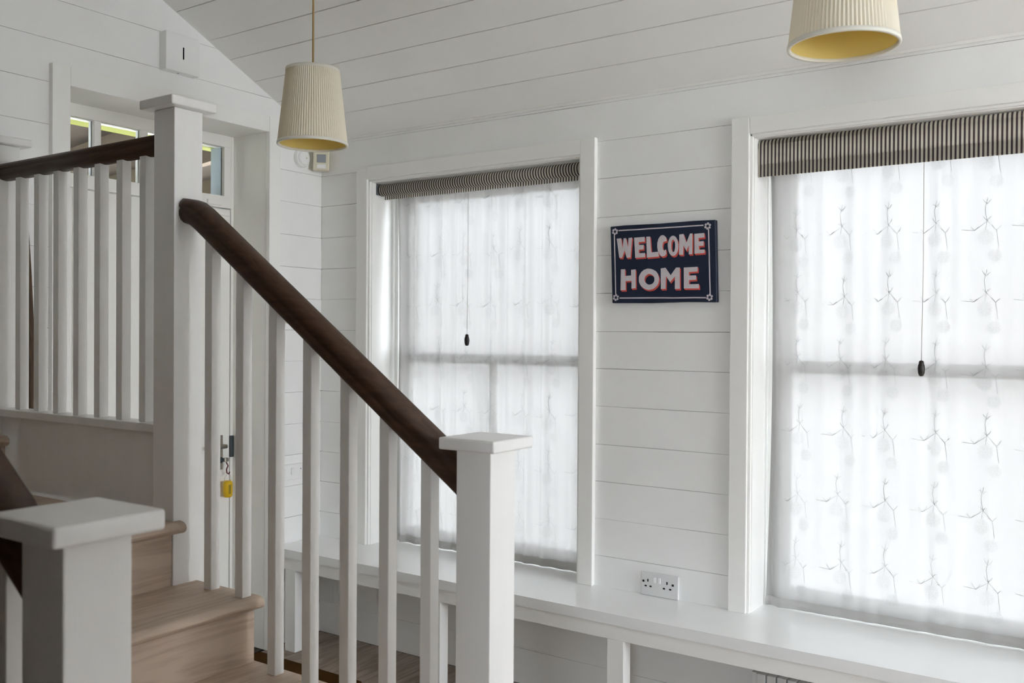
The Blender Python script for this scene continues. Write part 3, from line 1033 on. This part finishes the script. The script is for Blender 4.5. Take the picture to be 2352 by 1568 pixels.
# dark tapering board standing behind the landing balusters
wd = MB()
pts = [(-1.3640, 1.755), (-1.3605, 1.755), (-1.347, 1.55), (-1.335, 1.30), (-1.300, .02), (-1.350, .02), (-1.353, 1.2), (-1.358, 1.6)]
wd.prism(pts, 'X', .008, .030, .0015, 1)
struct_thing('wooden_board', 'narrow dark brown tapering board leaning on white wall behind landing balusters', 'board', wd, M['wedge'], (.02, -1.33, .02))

# ------------------------------------------------------------------ door mat
mbm = MB().box((.03, -.95, 0), (.62, -.372, .016), .006, 2)
struct_thing('door_mat', 'dark brown coir door mat on floorboards between door and stair', 'mat', mbm, M['coir'], (.32, -.66, 0))

# ------------------------------------------------------------------ pendant lamps
def pendant(x, y, z, label, group=None):
    t = thing('pendant_lamp', label, 'lamp', (x, y, z), group)
    H, RB, RT = .243, .1125, .0855
    ln = 84
    b = MB()
    rings = []
    for h in (0, .33, .66, 1):
        r = RB + (RT - RB) * h
        rings.append([b.b.verts.new((x + (r + (.0013 if i % 2 else -.0013)) * math.cos(2 * PI * i / (2 * ln)), y + (r + (.0013 if i % 2 else -.0013)) * math.sin(2 * PI * i / (2 * ln)), z + H * h)) for i in range(2 * ln)])
    for q in range(3):
        for i in range(2 * ln):
            b.b.faces.new((rings[q][i], rings[q][(i + 1) % (2 * ln)], rings[q + 1][(i + 1) % (2 * ln)], rings[q + 1][i]))
    part('shade', b, M['shade'], t, 'cream pleated shade')
    part('lining', MB().lathe([(RB - .004, .001), (RT - .004, H - .001)], (x, y, z), 64, close=False), M['lining'], t, 'gold inner lining')
    part('bottom_trim', MB().lathe([(RB - .0045, .0), (RB - .0045, .008), (RB + .0016, .008), (RB + .0026, .0), (RB + .002, -.0018), (RB - .004, -.0018), (RB - .0045, .0)], (x, y, z), 64, close=False), M['shadetrim'], t)
    part('top_trim', MB().lathe([(RT - .004, -.008), (RT - .004, .002), (RT + .002, .002), (RT + .003, -.008)], (x, y, z + H), 64, close=False), M['shadetrim'], t)
    sp_ = MB()
    for q in range(3):
        a = q * 2 * PI / 3
        sp_.tube([(x, y, z + H - .012), (x + (RT - .003) * math.cos(a), y + (RT - .003) * math.sin(a), z + H - .004)], .0015, 6)
    part('spider', sp_, M['steel'], t)
    part('lamp_holder', MB().lathe([(.014, .15), (.019, .16), (.019, .215), (.012, .235), (.006, .25)], (x, y, z), 20), M['plastic'], t)
    part('bulb', MB().lathe([(.003, .082), (.015, .085), (.026, .10), (.028, .115), (.022, .135), (.014, .150)], (x, y, z), 20), M['bulb'], t)
    zc = EAVE - SL * y
    part('cord', MB().tube([(x, y, z + .25), (x, y, zc - .02)], .0032, 8), M['cord'], t, 'gold fabric cord')
    part('ceiling_rose', MB().lathe([(.045, -.035), (.045, -.012), (.042, .03)], (x, y, zc), 24), M['plastic'], t)
    return t


pendant(.858, -.866, 1.974, 'cream pleated pendant lamp hanging whole before the wall corner, left one of two')
pendant(2.585, -.985, 1.974, 'cream pleated pendant lamp at top right, cut by picture edge')

# ------------------------------------------------------------------ wall fittings
vent = thing('extractor_cover', 'square white vent cover with dark slot high on the gable wall', 'vent', (0, -.76, 2.43))
part('cover', MB().box((.0, -.843, 2.356), (.042, -.690, 2.502), .004, 2), M['plastic'], vent)
part('slot', MB().box((.041, -.769, 2.407), (.0426, -.763, 2.453)), M['black'], vent)
part('screw_cap', MB().lathe([(.004, 0), (.003, .002)], (.02, -.775, 2.3545), 12), M['greylens'], vent)

pir = thing('motion_sensor', 'small boxy motion sensor in the wall corner below pendant lamp', 'sensor', (.06, -.06, 2.12))
rz = Matrix.Rotation(math.radians(-45), 4, 'Z')
cp = Vector((.045, -.045, 2.128))
part('body', MB().box(cp + Vector((-.036, -.024, -.044)), cp + Vector((.036, .022, .05)), .006, 2, rot=Matrix.Rotation(math.radians(45), 4, 'Z')), M['plastic_warm'], pir)
nd = Vector((1, -1, 0)).normalized()
cf = cp + nd * .0245
part('lens', MB().box(cf + Vector((-.02, -.003, -.010)), cf + Vector((.02, .003, .026)), .002, 2, rot=Matrix.Rotation(math.radians(45), 4, 'Z')), M['greylens'], pir, 'grey window')
part('lip', MB().box(cf + Vector((-.02, -.003, -.036)), cf + Vector((.02, .003, -.018)), .002, 2, rot=Matrix.Rotation(math.radians(45), 4, 'Z')), M['plastic'], pir)

rd = thing('round_sounder', 'round white wall sounder beside the motion sensor', 'alarm', (.0, -.122, 2.132))
ry = Matrix.Rotation(PI / 2, 4, 'Y')
smooth(part('base', MB().lathe([(.041, 0), (.041, .012), (.038, .018)], (.001, -.128, 2.132), 32, ry), M['plastic'], rd), .5)
smooth(part('dome', MB().lathe([(.033, .018), (.032, .024), (.024, .029), (.004, .030)], (.001, -.128, 2.132), 32, ry), M['plastic'], rd), .9)
part('indicator', MB().lathe([(.004, .029), (.003, .032)], (.001, -.128 + .008, 2.132), 12, ry), M['plastic_warm'], rd)

th = thing('wall_thermostat', 'small cream box on wall beside door, half hidden by the handrail', 'control', (0, -.235, 1.44))
part('body', MB().box((.0, -.262, 1.400), (.022, -.214, 1.48), .003), M['plastic_warm'], th)
part('dial', MB().lathe([(.014, 0), (.012, .006)], (.022, -.238, 1.45), 20, ry), M['plastic'], th)


# double wall socket by the bench (faces -Y)
so = thing('double_socket', 'white double power socket on boarded wall just above bench', 'socket', (1.703, 0, .477))
part('plate', MB().box((1.631, -.011, .4365), (1.774, .0, .518), .003, 2), M['socket'], so)


def hole(x, z, w_, h_):
    return MB().box((x - w_ / 2, -.0118, z - h_ / 2), (x + w_ / 2, -.0105, z + h_ / 2), .0)


HP = [(1.6400, .4860, .0075, .0075), (1.6575, .4900, .0048, .0095), (1.6490, .4700, .0080, .0052), (1.6680, .4700, .0080, .0052),
      (1.7315, .4900, .0048, .0095), (1.7535, .4860, .0075, .0075), (1.7200, .4700, .0080, .0052), (1.7440, .4700, .0080, .0052)]
for h_ in HP:
    part('pin_hole', hole(*h_), M['black'], so)
for xx in (1.6855, 1.7015):
    part('rocker', MB().box((xx - .0055, -.014, .484), (xx + .0055, -.010, .504), .0015), M['plastic'], so)

# switched double plate on the door wall, seen between balusters (faces +X)
sw = thing('switch_plate', 'white wall plate with rockers beside door casing, above bench end', 'switch', (0, -.19, .75))
part('plate', MB().box((0, -.262, .712), (.010, -.118, .782), .003, 2), M['plastic'], sw)
for yy in (-.224, -.178):
    part('rocker', MB().box((.0095, yy - .007, .735), (.0135, yy + .007, .765), .0015), M['plastic'], sw)
part('screw', MB().lathe([(.003, 0), (.0025, .0015)], (.010, -.128, .757), 10, ry), M['greylens'], sw)

# ------------------------------------------------------------------ WELCOME HOME sign
sign = thing('welcome_sign', 'hand-painted navy sign with pale letters WELCOME HOME and red shadows', 'sign', (1.705, 0, 1.61))
BOARD = [(1.501, 1.751), (1.56, 1.7525), (1.70, 1.7505), (1.82, 1.7520), (1.903, 1.7505), (1.907, 1.62), (1.911, 1.472), (1.80, 1.4745), (1.66, 1.4725), (1.511, 1.4745), (1.506, 1.62)]
part('board', MB().prism(BOARD[::-1], 'Y', -.0205, -.001, .0018, 1), M['navy'], sign)
LETTERS = [[[[1.528,1.706],[1.546,1.707],[1.552,1.667],[1.556,1.706],[1.566,1.706],[1.574,1.672],[1.576,1.706],[1.59,1.707],[1.584,1.636],[1.569,1.636],[1.56,1.663],[1.551,1.636],[1.539,1.637]]],[[[1.598,1.706],[1.639,1.707],[1.64,1.69],[1.616,1.689],[1.617,1.679],[1.636,1.679],[1.636,1.663],[1.617,1.662],[1.618,1.65],[1.641,1.65],[1.642,1.635],[1.603,1.634]]],[[[1.646,1.707],[1.661,1.707],[1.666,1.651],[1.692,1.652],[1.696,1.635],[1.649,1.633]]],[[[1.724,1.643],[1.721,1.64],[1.719,1.637],[1.716,1.636],[1.712,1.635],[1.709,1.635],[1.706,1.635],[1.703,1.637],[1.7,1.639],[1.697,1.643],[1.695,1.647],[1.693,1.651],[1.691,1.656],[1.69,1.661],[1.689,1.667],[1.689,1.673],[1.689,1.679],[1.689,1.684],[1.691,1.689],[1.692,1.694],[1.694,1.698],[1.697,1.702],[1.699,1.705],[1.702,1.707],[1.705,1.709],[1.709,1.709],[1.712,1.709],[1.715,1.707],[1.718,1.705],[1.721,1.702],[1.723,1.699],[1.725,1.688],[1.715,1.686],[1.711,1.683],[1.709,1.671],[1.711,1.659],[1.716,1.655],[1.722,1.659]]],[[[1.769,1.669],[1.769,1.662],[1.768,1.655],[1.766,1.648],[1.763,1.643],[1.76,1.639],[1.756,1.636],[1.752,1.635],[1.747,1.635],[1.743,1.637],[1.739,1.64],[1.736,1.644],[1.733,1.65],[1.731,1.656],[1.73,1.663],[1.729,1.671],[1.729,1.678],[1.731,1.685],[1.733,1.691],[1.736,1.697],[1.739,1.701],[1.743,1.704],[1.747,1.705],[1.751,1.705],[1.755,1.703],[1.759,1.7],[1.762,1.695],[1.765,1.69],[1.767,1.683],[1.769,1.676]],[[1.757,1.669],[1.757,1.664],[1.756,1.659],[1.755,1.654],[1.754,1.651],[1.752,1.649],[1.75,1.648],[1.748,1.649],[1.746,1.651],[1.745,1.655],[1.743,1.659],[1.743,1.665],[1.742,1.67],[1.743,1.676],[1.743,1.681],[1.744,1.685],[1.746,1.689],[1.748,1.691],[1.75,1.691],[1.752,1.69],[1.753,1.688],[1.755,1.685],[1.756,1.68],[1.757,1.675]]],[[[1.772,1.708],[1.788,1.709],[1.799,1.678],[1.812,1.709],[1.821,1.709],[1.821,1.638],[1.808,1.638],[1.808,1.669],[1.799,1.65],[1.788,1.67],[1.787,1.637],[1.772,1.638]]],[[[1.828,1.707],[1.864,1.708],[1.865,1.693],[1.843,1.692],[1.844,1.68],[1.862,1.681],[1.862,1.665],[1.845,1.665],[1.846,1.652],[1.866,1.652],[1.866,1.64],[1.829,1.639]]],[[[1.546,1.595],[1.563,1.595],[1.563,1.571],[1.587,1.572],[1.587,1.592],[1.605,1.593],[1.606,1.526],[1.589,1.525],[1.589,1.553],[1.565,1.552],[1.566,1.52],[1.545,1.52]]],[[[1.697,1.556],[1.696,1.549],[1.695,1.543],[1.692,1.537],[1.688,1.532],[1.683,1.528],[1.678,1.524],[1.671,1.521],[1.665,1.52],[1.658,1.519],[1.651,1.52],[1.644,1.522],[1.638,1.525],[1.632,1.529],[1.627,1.533],[1.623,1.539],[1.62,1.545],[1.618,1.551],[1.618,1.558],[1.618,1.564],[1.62,1.571],[1.623,1.576],[1.627,1.582],[1.632,1.586],[1.637,1.59],[1.644,1.592],[1.65,1.594],[1.657,1.594],[1.664,1.593],[1.671,1.591],[1.677,1.588],[1.683,1.585],[1.688,1.58],[1.692,1.574],[1.694,1.568],[1.696,1.562]],[[1.679,1.556],[1.679,1.551],[1.677,1.547],[1.675,1.544],[1.672,1.541],[1.668,1.539],[1.664,1.538],[1.66,1.537],[1.656,1.538],[1.652,1.539],[1.648,1.542],[1.645,1.545],[1.642,1.548],[1.641,1.552],[1.64,1.557],[1.641,1.561],[1.642,1.565],[1.644,1.568],[1.648,1.571],[1.651,1.573],[1.655,1.575],[1.66,1.575],[1.664,1.574],[1.668,1.573],[1.672,1.57],[1.675,1.567],[1.677,1.564],[1.679,1.56]]],[[[1.703,1.593],[1.721,1.595],[1.741,1.568],[1.761,1.594],[1.775,1.594],[1.776,1.52],[1.757,1.52],[1.757,1.564],[1.739,1.544],[1.723,1.566],[1.722,1.521],[1.704,1.521]]],[[[1.79,1.593],[1.841,1.594],[1.841,1.578],[1.809,1.577],[1.81,1.565],[1.835,1.565],[1.836,1.55],[1.81,1.549],[1.81,1.535],[1.846,1.535],[1.847,1.52],[1.791,1.521]]]]


def poly_mesh(loops, y, dx=0, dz=0):
    """flat letter with holes, filled by scan-beam between outer and inner loops"""
    b = bmesh.new()
    edges = []
    for lp in loops:
        vsx = [b.verts.new((p[0] + dx, y, p[1] + dz)) for p in lp]
        for i in range(len(vsx)):
            edges.append(b.edges.new((vsx[i], vsx[(i + 1) % len(vsx)])))
    bmesh.ops.triangle_fill(b, edges=edges, use_beauty=True)
    for f in b.faces:
        if f.normal.y > 0:
            f.normal_flip()
    r = bmesh.ops.extrude_face_region(b, geom=b.faces[:])
    vv = [g for g in r['geom'] if isinstance(g, bmesh.types.BMVert)]
    bmesh.ops.translate(b, verts=vv, vec=(0, -.0004, 0))
    m_ = MB()
    m_.b.free()
    m_.b = b
    return m_


for lp in LETTERS:
    sb = MB()
    for q, f in enumerate((.25, .5, .75, 1.0)):
        pm = poly_mesh(lp, -.0206 - .00002 * q, .0040 * f, -.0055 * f)
        tmp = bpy.data.meshes.new('t')
        pm.b.to_mesh(tmp)
        pm.b.free()
        sb.b.from_mesh(tmp)
        bpy.data.meshes.remove(tmp)
    part('letter_shadow', sb, M['signred'], sign)
    part('letter', poly_mesh(lp, -.0211), M['signwhite'], sign)


def stroke(p, q, wd):
    (x0, z0), (x1, z1) = p, q
    d = Vector((x1 - x0, z1 - z0))
    n = Vector((-d.y, d.x)).normalized() * wd / 2
    k = 8
    up_, dn = [], []
    for i in range(k + 1):
        t = i / k
        j = noise.noise(Vector((x0 * 40 + t * 6, z0 * 40, 0))) * .0007
        up_.append((x0 + d.x * t + n.x + (j if abs(d.y) > abs(d.x) else 0), z0 + d.y * t + n.y + (j if abs(d.x) > abs(d.y) else 0)))
        dn.append((x0 + d.x * t - n.x + (j if abs(d.y) > abs(d.x) else 0), z0 + d.y * t - n.y + (j if abs(d.x) > abs(d.y) else 0)))
    return poly_mesh([up_ + dn[::-1]], -.0206)


for p, q in [((1.535, 1.7345), (1.861, 1.7345)), ((1.8795, 1.720), (1.887, 1.501)), ((1.872, 1.488), (1.541, 1.492)), ((1.5255, 1.506), (1.518, 1.719))]:
    part('border_line', stroke(p, q, .0042), M['signwhite'], sign)
for fx, fz in [(1.5205, 1.732), (1.876, 1.731), (1.885, 1.489), (1.526, 1.494)]:
    fb = MB()
    for q in range(6):
        a = q * PI / 3 + .4
        lp = [(fx + .0085 * math.cos(a) + .0042 * math.cos(c), fz + .0085 * math.sin(a) + .0042 * math.sin(c)) for c in [u * PI / 5 for u in range(10)]]
        pm = poly_mesh([lp], -.0206)
        tmp = bpy.data.meshes.new('t')
        pm.b.to_mesh(tmp)
        pm.b.free()
        fb.b.from_mesh(tmp)
        bpy.data.meshes.remove(tmp)
    part('flower', fb, M['signwhite'], sign)
